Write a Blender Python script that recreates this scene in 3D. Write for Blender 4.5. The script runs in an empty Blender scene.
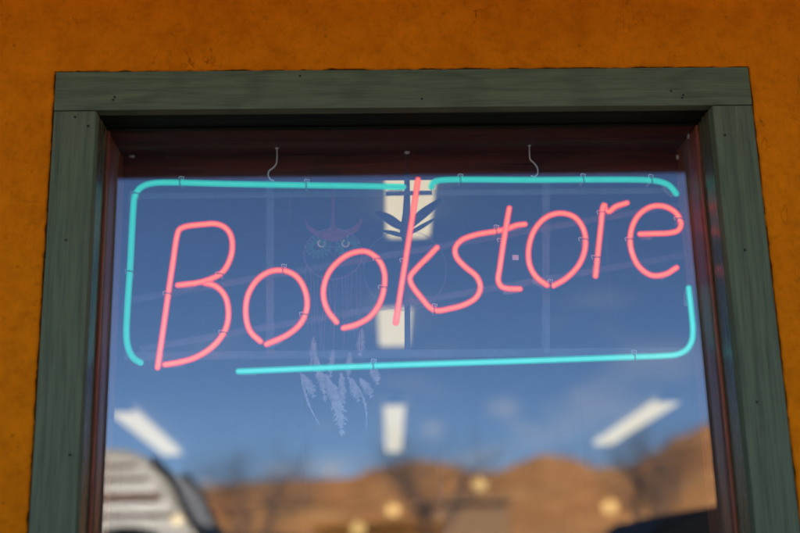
import bpy, bmesh, math, random
from mathutils import Vector, Matrix, noise
R = math.radians
random.seed(7)
sc = bpy.context.scene
COL = sc.collection
EXPOSURE = 2.0
K = 2.0 ** -EXPOSURE            # display 1.0 in scene units
W, H = 800, 533
FPX = 50 / 36 * W
CAM = Vector((0, -2.0, 1.5))
YAW, PIT, ROL = R(2.333), R(14.936), R(-1.4156)
fw = Vector((math.sin(YAW) * math.cos(PIT), math.cos(YAW) * math.cos(PIT), math.sin(PIT)))
r0 = Vector((math.cos(YAW), -math.sin(YAW), 0)); u0 = r0.cross(fw)
rt = math.cos(ROL) * r0 + math.sin(ROL) * u0
up = -math.sin(ROL) * r0 + math.cos(ROL) * u0
YG = 0.107                      # glass plane

def ray(x, y): return fw + rt * ((x - W / 2) / FPX) - up * ((y - H / 2) / FPX)
def at(x, y, Y):                # point of the photo on the plane Y
    d = ray(x, y); return CAM + d * ((Y - CAM.y) / d.y)
def atz(x, y, z):
    d = ray(x, y); return CAM + d * ((z - CAM.z) / d.z)
def refl(x, y, D):              # a point mirrored by the pane, D metres from the lens
    p = at(x, y, CAM.y + D); return Vector((p.x, 2 * YG - p.y, p.z))

# ------------------------------------------------------------------ materials
def newmat(name):
    m = bpy.data.materials.new(name); m.use_nodes = True
    nt = m.node_tree; nt.nodes.clear()
    out = nt.nodes.new('ShaderNodeOutputMaterial')
    return m, nt, out
def N(nt, t, **kw):
    n = nt.nodes.new(t)
    for k, v in kw.items(): setattr(n, k, v)
    return n
def setin(n, **kw):
    for k, v in kw.items(): n.inputs[k.replace('_', ' ')].default_value = v
def ramp(nt, fac, stops):
    r = N(nt, 'ShaderNodeValToRGB'); e = r.color_ramp.elements
    while len(e) < len(stops): e.new(0.5)
    for i, (p, c) in enumerate(stops): e[i].position = p; e[i].color = (*c, 1) if len(c) == 3 else c
    nt.links.new(fac, r.inputs[0]); return r.outputs[0]
def noise_n(nt, scale, vec=None, detail=6, rough=.55, dist=0):
    n = N(nt, 'ShaderNodeTexNoise'); setin(n, Scale=scale, Detail=detail, Roughness=rough, Distortion=dist)
    if vec is not None: nt.links.new(vec, n.inputs['Vector'])
    return n.outputs['Fac']
def coords(nt, scale=(1, 1, 1)):
    t = N(nt, 'ShaderNodeTexCoord'); m = N(nt, 'ShaderNodeMapping'); m.inputs['Scale'].default_value = scale
    nt.links.new(t.outputs['Object'], m.inputs['Vector']); return m.outputs[0]
def mixc(nt, fac, a, b, mode='MIX'):
    m = N(nt, 'ShaderNodeMix', data_type='RGBA', blend_type=mode)
    for s, v in (('A', a), ('B', b)):
        i = [q for q in m.inputs if q.name == s and q.type == 'RGBA'][0]
        if isinstance(v, tuple): i.default_value = (*v, 1)
        else: nt.links.new(v, i)
    f = m.inputs[0]
    if isinstance(fac, (int, float)): f.default_value = fac
    else: nt.links.new(fac, f)
    return [o for o in m.outputs if o.type == 'RGBA'][0]
def bump(nt, h, strength, dist=.002, prev=None):
    b = N(nt, 'ShaderNodeBump'); setin(b, Strength=strength, Distance=dist)
    nt.links.new(h, b.inputs['Height'])
    if prev is not None: nt.links.new(prev, b.inputs['Normal'])
    return b.outputs[0]
def principled(nt, out, color, rough=.6, metal=0, normal=None, spec=.5):
    p = N(nt, 'ShaderNodeBsdfPrincipled')
    if isinstance(color, tuple): p.inputs['Base Color'].default_value = (*color, 1)
    else: nt.links.new(color, p.inputs['Base Color'])
    if isinstance(rough, (int, float)): p.inputs['Roughness'].default_value = rough
    else: nt.links.new(rough, p.inputs['Roughness'])
    p.inputs['Metallic'].default_value = metal
    p.inputs['Specular IOR Level'].default_value = spec
    if normal is not None: nt.links.new(normal, p.inputs['Normal'])
    nt.links.new(p.outputs[0], out.inputs[0]); return p

def mat_plain(name, c, rough=.5, metal=0, var=.15, scale=20, bmp=.1, spec=.5):
    m, nt, out = newmat(name); v = coords(nt)
    n = noise_n(nt, scale, v)
    col = ramp(nt, n, [(.3, tuple(q * (1 - var) for q in c)), (.7, tuple(min(1, q * (1 + var)) for q in c))])
    principled(nt, out, col, rough, metal, bump(nt, n, bmp, .001), spec); return m

def mat_stucco():
    m, nt, out = newmat('orange stucco'); v = coords(nt)
    big = noise_n(nt, 1.7, v, 5, .6); mid = noise_n(nt, 14, v, 6, .65); fine = noise_n(nt, 330, v, 3, .6); grain = noise_n(nt, 75, v, 6, .75)
    c = ramp(nt, big, [(.3, (.72, .175, .0022)), (.7, (.86, .222, .003))])
    c = mixc(nt, .8, c, ramp(nt, mid, [(.3, (.74, .70, .66)), (.65, (1.06, 1.05, 1.0))]), 'MULTIPLY')
    c = mixc(nt, .7, c, ramp(nt, grain, [(.32, (.76, .72, .66)), (.5, (1, 1, 1)), (.78, (1.1, 1.08, 1.05))]), 'MULTIPLY')
    # small dark pits and hairline scuffs
    vo = N(nt, 'ShaderNodeTexVoronoi', feature='F1'); setin(vo, Scale=17.0); nt.links.new(v, vo.inputs['Vector'])
    pits = ramp(nt, vo.outputs['Distance'], [(.030, (0, 0, 0)), (.075, (1, 1, 1))])
    c = mixc(nt, .35, c, pits, 'MULTIPLY')
    vs = coords(nt, (3, 3, 1.3)); w = noise_n(nt, 5.5, vs, 3, .5, 1.2)
    cr = ramp(nt, w, [(.494, (1, 1, 1)), (.5, (.45, .4, .4)), (.506, (1, 1, 1))])
    gate = ramp(nt, noise_n(nt, 3.1, v, 2), [(.56, (0, 0, 0)), (.6, (1, 1, 1))])
    c = mixc(nt, gate, c, mixc(nt, 1.0, c, cr, 'MULTIPLY'))
    b = bump(nt, grain, .8, .0035); b = bump(nt, fine, .35, .0012, b); b = bump(nt, mid, .5, .006, b)
    principled(nt, out, c, .92, 0, b, .04); return m

def mat_wood(name, c, axis, rough=.45, contrast=.3, bmp=.35, spec=.5, wear=None, grain=1.0):
    m, nt, out = newmat(name)
    s = [26, 26, 26]; s['XYZ'.index(axis)] = 1.3
    v = coords(nt, tuple(q * grain for q in s))
    n1 = noise_n(nt, 3.0, v, 7, .62, .7)
    s2 = [150, 150, 150]; s2['XYZ'.index(axis)] = 5
    n2 = noise_n(nt, 2.2, coords(nt, tuple(s2)), 4, .6)
    col = ramp(nt, n1, [(.3, tuple(q * (1 - contrast) for q in c)), (.5, c), (.72, tuple(q * (1 + contrast) for q in c))])
    col = mixc(nt, .6, col, ramp(nt, n2, [(.35, (.62, .62, .62)), (.55, (1.05, 1.05, 1.05))]), 'MULTIPLY')
    if wear:
        g = ramp(nt, noise_n(nt, 9, coords(nt), 8, .7), [(.60, (0, 0, 0)), (.74, (1, 1, 1))])
        col = mixc(nt, g, col, wear)
    # cathedral figure
    sw = [7, 7, 7]; sw['XYZ'.index(axis)] = .9
    wv = N(nt, 'ShaderNodeTexWave'); setin(wv, Scale=1.6, Distortion=7.0, Detail=3.0, Detail_Scale=1.2)
    nt.links.new(coords(nt, tuple(sw)), wv.inputs['Vector'])
    col = mixc(nt, .45, col, ramp(nt, wv.outputs['Fac'], [(.0, (.68, .68, .68)), (.25, (1, 1, 1))]), 'MULTIPLY')
    b = bump(nt, n1, bmp, .0015); b = bump(nt, n2, bmp, .0006, b)
    rr = ramp(nt, n1, [(.3, (rough * .8,) * 3), (.7, (min(1, rough * 1.3),) * 3)])
    principled(nt, out, col, rr, 0, b, spec); return m

def mat_glass():
    m, nt, out = newmat('window glass')
    tr = N(nt, 'ShaderNodeBsdfTransparent'); tr.inputs[0].default_value = (.90, .93, .93, 1)
    gl = N(nt, 'ShaderNodeBsdfGlossy'); gl.inputs['Color'].default_value = (.93, .94, 1, 1); gl.inputs['Roughness'].default_value = 0.0
    lw = N(nt, 'ShaderNodeLayerWeight'); lw.inputs['Blend'].default_value = .35
    mr = N(nt, 'ShaderNodeMapRange'); setin(mr, To_Min=GLASS_R, To_Max=.9)
    pw = N(nt, 'ShaderNodeMath', operation='POWER'); pw.inputs[1].default_value = 4
    nt.links.new(lw.outputs['Facing'], pw.inputs[0]); nt.links.new(pw.outputs[0], mr.inputs['Value'])
    mx = N(nt, 'ShaderNodeMixShader'); nt.links.new(mr.outputs[0], mx.inputs[0])
    nt.links.new(tr.outputs[0], mx.inputs[1]); nt.links.new(gl.outputs[0], mx.inputs[2])
    # thin film of dust, wipe streaks running down the pane
    df = N(nt, 'ShaderNodeBsdfDiffuse'); df.inputs[0].default_value = (.6, .6, .62, 1)
    st = noise_n(nt, 1.0, coords(nt, (55, 1, 1.1)), 4, .6, .4)
    a = ramp(nt, st, [(.64, (0, 0, 0)), (.72, (.05, .05, .05))])
    sp = ramp(nt, noise_n(nt, 160, coords(nt), 2, .5), [(.70, (0, 0, 0)), (.78, (.14, .14, .14))])
    ad = mixc(nt, 1.0, a, sp, 'ADD'); ad = mixc(nt, 1.0, ad, (.006, .006, .006), 'ADD')
    m2 = N(nt, 'ShaderNodeMixShader'); nt.links.new(ad, m2.inputs[0])
    nt.links.new(mx.outputs[0], m2.inputs[1]); nt.links.new(df.outputs[0], m2.inputs[2])
    nt.links.new(m2.outputs[0], out.inputs[0]); return m
GLASS_R = 0.082

def mat_emit(name, c, s, lo=.93):
    m, nt, out = newmat(name); e = N(nt, 'ShaderNodeEmission')
    v = noise_n(nt, 25, coords(nt), 3)
    f = ramp(nt, v, [(.3, tuple(q * lo for q in c)), (.7, c)])
    nt.links.new(f, e.inputs[0]); e.inputs[1].default_value = s
    nt.links.new(e.outputs[0], out.inputs[0]); return m
def mat_tube(name, c, s, tint):
    m, nt, out = newmat(name)
    e = N(nt, 'ShaderNodeEmission'); e.inputs[0].default_value = (*c, 1); e.inputs[1].default_value = s
    t = N(nt, 'ShaderNodeBsdfTransparent'); t.inputs[0].default_value = (*tint, 1)
    g = N(nt, 'ShaderNodeBsdfGlossy'); g.inputs['Roughness'].default_value = .05
    a = N(nt, 'ShaderNodeAddShader'); mx = N(nt, 'ShaderNodeMixShader'); mx.inputs[0].default_value = .05
    nt.links.new(t.outputs[0], mx.inputs[1]); nt.links.new(g.outputs[0], mx.inputs[2])
    nt.links.new(e.outputs[0], a.inputs[0]); nt.links.new(mx.outputs[0], a.inputs[1])
    nt.links.new(a.outputs[0], out.inputs[0]); return m
def mat_clear(name, c, tfac):
    m, nt, out = newmat(name)
    n = noise_n(nt, 40, coords(nt), 3)
    p = N(nt, 'ShaderNodeBsdfPrincipled'); p.inputs['Base Color'].default_value = (*c, 1); p.inputs['Roughness'].default_value = .25
    t = N(nt, 'ShaderNodeBsdfTransparent'); mx = N(nt, 'ShaderNodeMixShader')
    f = ramp(nt, n, [(.3, (tfac * .8,) * 3), (.7, (tfac,) * 3)]); nt.links.new(f, mx.inputs[0])
    nt.links.new(p.outputs[0], mx.inputs[1]); nt.links.new(t.outputs[0], mx.inputs[2])
    nt.links.new(mx.outputs[0], out.inputs[0]); return m

M = {}
M['stucco'] = mat_stucco()
TR = (.116, .134, .064)
M['trim_x'] = mat_wood('green painted wood, horizontal', TR, 'X', .62, .24, .7, .2)
M['trim_z'] = mat_wood('green painted wood, vertical', TR, 'Z', .62, .24, .7, .2)
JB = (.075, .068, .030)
M['jamb_x_shade'] = mat_wood('dark green gloss paint, horizontal', (.006, .0065, .003), 'X', .55, .25, .2, .15)  # shade of the head recess is put into this near-black colour
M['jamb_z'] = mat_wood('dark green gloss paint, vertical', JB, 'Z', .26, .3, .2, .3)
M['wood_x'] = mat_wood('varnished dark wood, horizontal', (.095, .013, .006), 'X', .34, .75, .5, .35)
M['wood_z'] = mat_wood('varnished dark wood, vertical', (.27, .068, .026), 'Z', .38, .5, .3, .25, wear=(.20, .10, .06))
M['gap'] = mat_plain('old dark caulk', (.012, .009, .007), .9, 0, .4, 90, .5)
M['glass'] = mat_glass()
M['steel'] = mat_plain('zinc plated steel', (.72, .72, .72), .38, .35, .1, 80)
M['rust'] = mat_plain('dull screw steel', (.20, .19, .18), .45, .8, .25, 200)
M['bracket'] = mat_plain('brass plated bracket', (.55, .40, .25), .4, .6)
M['pink_core'] = mat_emit('lit red neon gas', (1.0, .22, .008), 2.3 * K, .8)
M['pink_glow'] = mat_tube('red gas glow', (1.0, .07, .0), .5 * K, (.85, .65, .65))
M['cyan_glow'] = mat_tube('turquoise gas glow', (.0, .80, .52), .28 * K, (.5, .8, .8))
M['pink_tube'] = mat_tube('red neon glass', (1.0, .02, .0), .14 * K, (.95, .75, .72))
M['cyan_core'] = mat_emit('lit turquoise neon gas', (.02, .80, .52), .72 * K, .8)
M['cyan_bright'] = mat_emit('brighter turquoise neon gas', (.22, .95, .80), .95 * K, .85)
M['cyan_tube'] = mat_tube('turquoise neon glass', (.0, .75, .55), .10 * K, (.75, .95, .93))
M['whitew'] = mat_plain('pale wire', (.85, .85, .85), .4)
M['block'] = mat_plain('black tube paint', (.02, .02, .022), .4)
M['clear'] = mat_clear('clear sign plastic', (.50, .50, .56), .72)
M['rail'] = mat_clear('clear acrylic rail', (.28, .31, .38), .89)
M['rail_red'] = mat_clear('tinted acrylic rail', (.26, .22, .30), .90)
M['post_metal'] = mat_plain('dark painted sign post', (.025, .03, .04), .5)
M['plate'] = mat_plain('pale paper tag', (.75, .76, .80), .7)
M['ceiling'] = mat_plain('shop ceiling panels', (.22, .22, .21), .9, 0, .1, 6)
M['inwall'] = mat_plain('shop inner wall', (.12, .11, .10), .9, 0, .1, 4)
M['floorw'] = mat_wood('shop floor boards', (.16, .09, .05), 'Y', .5)
M['lamp'] = mat_emit('lit lamp diffuser', (1.0, .76, .38), 1.0 * K)
M['lamp_warm'] = mat_emit('lit globe lamp', (1.0, .66, .24), .8 * K)
M['lamp_body'] = mat_plain('white enamel', (.6, .6, .58), .4)
M['fascia'] = mat_wood('dark stained eave boards', (.012, .008, .006), 'X', .8)
M['roof'] = mat_plain('roof shingles', (.05, .045, .04), .9, 0, .3, 8)
M['purple'] = mat_plain('purple felt', (.22, .035, .07), .9, 0, .25, 120, .6)
M['cord'] = mat_plain('mauve cord', (.22, .09, .20), .9, 0, .2, 200)
M['bead'] = mat_plain('teal beads', (.10, .48, .26), .35)
M['beadp'] = mat_plain('pale pink beads', (.80, .66, .42), .3)
M['feather'] = mat_plain('pale feather', (.60, .55, .54), .8, 0, .25, 60)
M['dark'] = mat_plain('blackened metal', (.008, .008, .01), .6)

# ------------------------------------------------------------------ mesh helpers
def obj(name, bm, mat, parent=None, smooth=False, loc=None):
    me = bpy.data.meshes.new(name)
    bmesh.ops.recalc_face_normals(bm, faces=bm.faces)
    if loc is not None: bmesh.ops.translate(bm, verts=bm.verts, vec=-Vector(loc))
    bm.to_mesh(me); bm.free()
    if smooth:
        for p in me.polygons: p.use_smooth = True
    for q in (mat if isinstance(mat, (list, tuple)) else [mat]): me.materials.append(q)
    o = bpy.data.objects.new(name, me); COL.objects.link(o)
    if loc is not None: o.location = loc
    if parent is not None:
        o.parent = parent
        # children are given in world coordinates
        o.matrix_parent_inverse = Matrix.Identity(4)
        wl = Vector(parent['_w']) if '_w' in parent else Vector((0, 0, 0))
        mine = Vector(loc) if loc is not None else Vector((0, 0, 0))
        o.location = mine - wl
        o['_w'] = tuple(mine)
    else: o['_w'] = tuple(loc) if loc is not None else (0, 0, 0)
    return o
def thing(name, label, cat, loc, group=None, rz=0):
    o = bpy.data.objects.new(name, None); COL.objects.link(o); o.location = loc; o['_w'] = tuple(loc)
    o.rotation_euler.z = rz; o.empty_display_size = .1
    o['label'] = label; o['category'] = cat
    if group: o['group'] = group
    return o
def tag(o, label, cat, group=None):
    o['label'] = label; o['category'] = cat
    if group: o['group'] = group
    return o
def box(bm, a, b, bev=0, mi=0):
    a, b = Vector(a), Vector(b)
    lo = Vector(map(min, a, b)); hi = Vector(map(max, a, b))
    g = bmesh.ops.create_cube(bm, size=1)
    vs = g['verts']
    for v in vs: v.co = Vector((lo[i] + (v.co[i] + .5) * (hi[i] - lo[i]) for i in range(3)))
    fs = set(f for v in vs for f in v.link_faces)
    for f in fs: f.material_index = mi
    if bev:
        es = list(set(e for v in vs for e in v.link_edges))
        bmesh.ops.bevel(bm, geom=es, offset=bev, segments=2, affect='EDGES', profile=.6)
    return vs
def bar(bm, p, q, w, d, bev=0):       # rectangular bar from p to q in the sign plane, width w, depth d along Y
    p, q = Vector(p), Vector(q); t = (q - p).normalized(); y = Vector((0, 1, 0)); n = t.cross(y).normalized()
    vs = []
    for e in (p, q):
        for s1, s2 in ((-1, 0), (1, 0), (1, 1), (-1, 1)):
            vs.append(bm.verts.new(e + n * (s1 * w / 2) + y * (s2 * d)))
    for f in ((0, 1, 2, 3), (7, 6, 5, 4), (0, 4, 5, 1), (1, 5, 6, 2), (2, 6, 7, 3), (3, 7, 4, 0)): bm.faces.new([vs[i] for i in f])
def catmull(pts, step, closed=False):
    P = [Vector(p) for p in pts]; out = []
    n = len(P)
    for i in range(n - 1):
        p0 = P[i - 1] if i else P[0] * 2 - P[1]
        p1, p2 = P[i], P[i + 1]
        p3 = P[i + 2] if i + 2 < n else P[-1] * 2 - P[-2]
        # centripetal
        def tj(t, a, b): return t + max(1e-6, (b - a).length) ** .5
        t0 = 0; t1 = tj(t0, p0, p1); t2 = tj(t1, p1, p2); t3 = tj(t2, p2, p3)
        k = max(1, int((p2 - p1).length / step))
        for j in range(k):
            t = t1 + (t2 - t1) * j / k
            A1 = p0 * ((t1 - t) / (t1 - t0)) + p1 * ((t - t0) / (t1 - t0))
            A2 = p1 * ((t2 - t) / (t2 - t1)) + p2 * ((t - t1) / (t2 - t1))
            A3 = p2 * ((t3 - t) / (t3 - t2)) + p3 * ((t - t2) / (t3 - t2))
            B1 = A1 * ((t2 - t) / (t2 - t0)) + A2 * ((t - t0) / (t2 - t0))
            B2 = A2 * ((t3 - t) / (t3 - t1)) + A3 * ((t - t1) / (t3 - t1))
            out.append(B1 * ((t2 - t) / (t2 - t1)) + B2 * ((t - t1) / (t2 - t1)))
    out.append(P[-1]); return out
def tube(bm, path, r, seg=14, caps=True, radii=None):
    path = [Vector(p) for p in path]
    if radii is None: radii = [r] * len(path)
    if caps:                                                       # rounded ends
        t0 = (path[0] - path[1]).normalized(); t1 = (path[-1] - path[-2]).normalized()
        pre = [(path[0] + t0 * radii[0] * math.sin(a), radii[0] * math.cos(a)) for a in (R(88), R(60), R(30))]
        post = [(path[-1] + t1 * radii[-1] * math.sin(a), radii[-1] * math.cos(a)) for a in (R(30), R(60), R(88))]
        path = [p for p, _ in pre] + path + [p for p, _ in post]
        radii = [q for _, q in pre] + list(radii) + [q for _, q in post]
    n = len(path); T = []
    for i in range(n):
        a = path[max(0, i - 1)]; b = path[min(n - 1, i + 1)]; T.append((b - a).normalized())
    nrm = T[0].orthogonal().normalized(); rings = []
    for i in range(n):
        if i:
            ax = T[i - 1].cross(T[i])
            if ax.length > 1e-9:
                nrm = Matrix.Rotation(T[i - 1].angle(T[i]), 3, ax.normalized()) @ nrm
            nrm = (nrm - T[i] * nrm.dot(T[i])).normalized()
        bn = T[i].cross(nrm)
        rings.append([bm.verts.new(path[i] + (nrm * math.cos(2 * math.pi * k / seg) + bn * math.sin(2 * math.pi * k / seg)) * radii[i]) for k in range(seg)])
    for i in range(n - 1):
        for k in range(seg):
            bm.faces.new((rings[i][k], rings[i][(k + 1) % seg], rings[i + 1][(k + 1) % seg], rings[i + 1][k]))
    bm.faces.new(rings[0][::-1]); bm.faces.new(rings[-1])
def disc(bm, c, n, r, h, seg=20):                                  # short cylinder, c = base centre, n = axis
    n = Vector(n).normalized(); a = n.orthogonal().normalized(); b = n.cross(a)
    r1 = [bm.verts.new(Vector(c) + (a * math.cos(t) + b * math.sin(t)) * r) for t in [2 * math.pi * k / seg for k in range(seg)]]
    r2 = [bm.verts.new(Vector(c) + n * h + (a * math.cos(t) + b * math.sin(t)) * r * .9) for t in [2 * math.pi * k / seg for k in range(seg)]]
    for k in range(seg): bm.faces.new((r1[k], r1[(k + 1) % seg], r2[(k + 1) % seg], r2[k]))
    bm.faces.new(r1[::-1]); bm.faces.new(r2)
def ball(bm, c, r, s=(1, 1, 1), u=16, v=10):
    g = bmesh.ops.create_uvsphere(bm, u_segments=u, v_segments=v, radius=r)
    for q in g['verts']: q.co = Vector((q.co.x * s[0], q.co.y * s[1], q.co.z * s[2])) + Vector(c)

# ------------------------------------------------------------------ the shop building and its window
XI0, XI1, ZI = -.4945, .7015, 2.3535        # opening between the casings
XO0, XO1, ZO = -.5748, .7813, 2.4330        # outer edges of the casings
ZS = 0.95                                   # sill height
YL = 0.272                                  # back edge of the wooden lining
WX0, WX1, WH, WT = -4.6, 4.4, 3.05, .26
bld = thing('shop_building', 'orange stucco shop front around the green trimmed window with the neon sign', 'building', (0, 0, 0))

# stucco skin: a front sheet with a ragged hole round the casing, backed by the wall proper
def frame_wall(bm, x0, x1, z0, z1, hx0, hx1, hz0, hz1, y0, y1, ragged=0):
    def rect(x0, x1, z0, z1, n):
        pts = []
        for i in range(n): pts.append((x0 + (x1 - x0) * i / n, z0))
        for i in range(n): pts.append((x1, z0 + (z1 - z0) * i / n))
        for i in range(n): pts.append((x1 - (x1 - x0) * i / n, z1))
        for i in range(n): pts.append((x0, z1 - (z1 - z0) * i / n))
        return pts
    n = 260 if ragged else 1
    inn = rect(hx0, hx1, hz0, hz1, n); out = rect(x0, x1, z0, z1, n)
    cx, cz = (hx0 + hx1) / 2, (hz0 + hz1) / 2
    vi, vo, vib, vob, vm, vn = [], [], [], [], [], []
    for (a, b), (c, d) in zip(inn, out):
        j = 0
        if ragged:
            q = Vector((a * 38, b * 38, 3.1)); j = ragged * (.55 * noise.noise(q) + .35 * noise.noise(q * 3.1) + .25 * noise.noise(q * .3))
            j = min(j, ragged * .6)
            ce = min(abs(a - hx0) + abs(b - hz0), abs(a - hx1) + abs(b - hz0), abs(a - hx0) + abs(b - hz1), abs(a - hx1) + abs(b - hz1))
            j *= min(1, ce / .03)
        dx = 0; dz = 0
        if abs(a - hx0) < 1e-6: dx = j
        if abs(a - hx1) < 1e-6: dx = -j
        if abs(b - hz0) < 1e-6: dz = j
        if abs(b - hz1) < 1e-6: dz = -j
        vi.append(bm.verts.new((a + dx, y0 + .0016, b + dz))); vib.append(bm.verts.new((a + dx, y1, b + dz)))
        m = .003
        sx = (-m if abs(a - hx0) < 1e-6 else (m if abs(a - hx1) < 1e-6 else 0)); sz = (-m if abs(b - hz0) < 1e-6 else (m if abs(b - hz1) < 1e-6 else 0))
        vm.append(bm.verts.new((a + dx + sx, y0, b + dz + sz)))
        G = .035 if ragged else .0
        if ragged: vn.append(bm.verts.new((cx + (a - cx) * (1 + G / (hx1 - cx)), y0, cz + (b - cz) * (1 + G / (hz1 - cz)))))
        vo.append(bm.verts.new((c, y0, d))); vob.append(bm.verts.new((c, y1, d)))
    k = len(vi)
    for i in range(k):
        j = (i + 1) % k
        for A, B in ((vi, vm),) + (((vm, vn), (vn, vo)) if ragged else ((vm, vo),)) + ((vo, vob), (vob, vib), (vib, vi)):
            bm.faces.new((A[i], A[j], B[j], B[i]))
bm = bmesh.new()
frame_wall(bm, WX0, WX1, 0, WH, XO0 - .0042, XO1 + .0042, ZS - .05, ZO + .0045, .006, .03, .0055)
obj('stucco_wall', bm, M['stucco'], bld)
bm = bmesh.new()
frame_wall(bm, WX0, WX1, 0, WH, XI0 - .022, XI1 + .022, ZS - .022, ZI + .022, .0305, WT)
obj('wall_core', bm, M['gap'], bld)
bm = bmesh.new()
for x0, x1 in ((WX0, WX0 + .2), (WX1 - .2, WX1)): pass
box(bm, (WX0, WT + .001, 0), (WX0 + .2, 22, WH)); obj('side_wall', bm, M['inwall'], bld)
bm = bmesh.new(); box(bm, (WX1 - .2, WT + .001, 0), (WX1, 22, WH)); obj('side_wall', bm, M['inwall'], bld)
bm = bmesh.new(); box(bm, (WX0 + .201, 21.8, 0), (WX1 - .201, 22, WH)); obj('back_wall', bm, M['inwall'], bld)
bm = bmesh.new(); box(bm, (WX0 + .201, WT + .001, 0.02), (WX1 - .201, 21.79, .14)); obj('floor', bm, M['floorw'], bld)
ZC = 2.78
bm = bmesh.new(); box(bm, (WX0 + .201, WT + .001, ZC), (WX1 - .201, 21.79, ZC + .1)); obj('ceiling', bm, M['ceiling'], bld)
# roof with a boarded eave; its edge is what darkens the top of the pane
e = refl(400, 176, 3.45); EY, EZ = e.y, e.z
bm = bmesh.new()
def slab(bm, x0, x1, ya, za, yb, zb, t):
    v = [bm.verts.new(c) for c in ((x0, ya, za), (x1, ya, za), (x1, yb, zb), (x0, yb, zb), (x0, ya, za + t), (x1, ya, za + t), (x1, yb, zb + t), (x0, yb, zb + t))]
    for f in ((0, 3, 2, 1), (4, 5, 6, 7), (0, 1, 5, 4), (1, 2, 6, 5), (2, 3, 7, 6), (3, 0, 4, 7)): bm.faces.new([v[i] for i in f])
slab(bm, WX0 - .4, WX1 + .4, EY + .03, EZ + .14, 11, EZ + .14 + (11 - EY) * .14, .10)
roof = obj('roof', bm, M['roof'], bld)
bm = bmesh.new(); slab(bm, WX0 - .4, WX1 + .4, EY + .03, EZ + .06, -.001, EZ + .06 + (-EY) * .16, .03); obj('soffit', bm, M['fascia'], bld)
bm = bmesh.new(); box(bm, (WX0 - .4, EY - .01, EZ), (WX1 + .4, EY + .029, EZ + .27), .004); obj('fascia', bm, M['fascia'], bld)

# window: its own mesh is the outer jamb; everything else hangs off it
bm = bmesh.new()
jt = .020
box(bm, (XI0 - jt, .029, ZS), (XI0, YG - .004, ZI), .0012)
win = obj('window', bm, M['jamb_z'], bld); win['label'] = 'deep set shop window with grey green casing and dark wood lining'
bm = bmesh.new(); box(bm, (XI1, .029, ZS), (XI1 + jt, YG - .004, ZI), .0012); obj('side_jamb', bm, M['jamb_z'], win)
bm = bmesh.new(); box(bm, (XI0 - jt, .029, ZI + .0005), (XI1 + jt, YG - .004, ZI + jt), .0012)
obj('head_jamb', bm, M['jamb_x_shade'], win)
bm = bmesh.new(); box(bm, (XO0, 0, ZI - .0005), (XO1, .0285, ZO), .0016); head = obj('head_casing', bm, M['trim_x'], win)
bm = bmesh.new(); box(bm, (XO0 + .0006, .001, ZS + .001), (XI0, .0285, ZI - .0018), .0016); obj('side_casing', bm, M['trim_z'], win)
bm = bmesh.new(); box(bm, (XI1, .001, ZS + .001), (XO1 - .0002, .0285, ZI - .0018), .0016); obj('side_casing', bm, M['trim_z'], win)
bm = bmesh.new(); box(bm, (XO0 - .02, -.035, ZS - .04), (XO1 + .02, YG - .004, ZS - .0005), .003); obj('sill', bm, M['trim_x'], win)
# wooden lining behind the pane
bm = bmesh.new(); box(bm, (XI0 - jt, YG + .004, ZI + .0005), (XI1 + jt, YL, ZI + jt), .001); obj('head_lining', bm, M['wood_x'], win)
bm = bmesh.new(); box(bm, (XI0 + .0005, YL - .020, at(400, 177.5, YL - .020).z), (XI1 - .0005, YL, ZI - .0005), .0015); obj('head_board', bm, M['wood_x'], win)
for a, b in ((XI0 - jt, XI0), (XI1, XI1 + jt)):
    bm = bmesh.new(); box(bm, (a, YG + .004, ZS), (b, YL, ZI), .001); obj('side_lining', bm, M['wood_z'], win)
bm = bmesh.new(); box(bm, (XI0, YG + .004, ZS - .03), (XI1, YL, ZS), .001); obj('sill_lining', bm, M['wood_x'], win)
# thin glazing beads in front of the pane
bm = bmesh.new(); box(bm, (XI0, YG - .013, ZI - .004), (XI1, YG - .0035, ZI - .0002), .0008); obj('glazing_bead', bm, M['jamb_x_shade'], win)
bm = bmesh.new(); box(bm, (XI0 + .0002, YG - .013, ZS), (XI0 + .005, YG - .0035, ZI - .0045), .0008); obj('glazing_bead', bm, M['wood_z'], win)
bm = bmesh.new(); box(bm, (XI1 - .005, YG - .013, ZS), (XI1 - .0002, YG - .0035, ZI - .0045), .0008); obj('glazing_bead', bm, M['wood_z'], win)
bm = bmesh.new(); box(bm, (XI0 - .012, YG - .003, ZS - .01), (XI1 + .012, YG + .003, ZI + .012)); obj('glass_pane', bm, M['glass'], win)
# screws in the lining, nail holes in the casing
ZSF = ZI + .0005
for x, y in ((132, 156), (407, 152)):
    p = atz(x, y, ZSF); bm = bmesh.new(); disc(bm, p, (0, 0, -1), .0065, .003); box(bm, p + Vector((-.005, -.0008, -.0040)), p + Vector((.005, .0008, -.0026)))
    obj('screw', bm, M['steel'], win, True)
for (x, y, X) in ((678, 157, XI1), (689, 136, XI1)):
    d = ray(x, y); p = CAM + d * ((X - CAM.x) / d.x); bm = bmesh.new(); disc(bm, p, (-1, 0, 0), .0065, .003); obj('screw', bm, M['steel'], win, True)
p = atz(160, 158, ZSF); bm = bmesh.new(); tube(bm, [p + Vector((-.012, .012, -.001)), p + Vector((-.004, .002, -.004)), p + Vector((.006, -.008, -.003)), p + Vector((.018, -.012, -.001))], .0009, 8)
obj('staple', bm, M['steel'], win)
p = atz(660, 166, ZSF); bm = bmesh.new()
box(bm, p + Vector((-.014, -.004, -.004)), p + Vector((.014, .006, -.001))); box(bm, p + Vector((.011, -.004, -.020)), p + Vector((.014, .006, -.0038)))
obj('corner_bracket', bm, M['bracket'], win)
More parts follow.
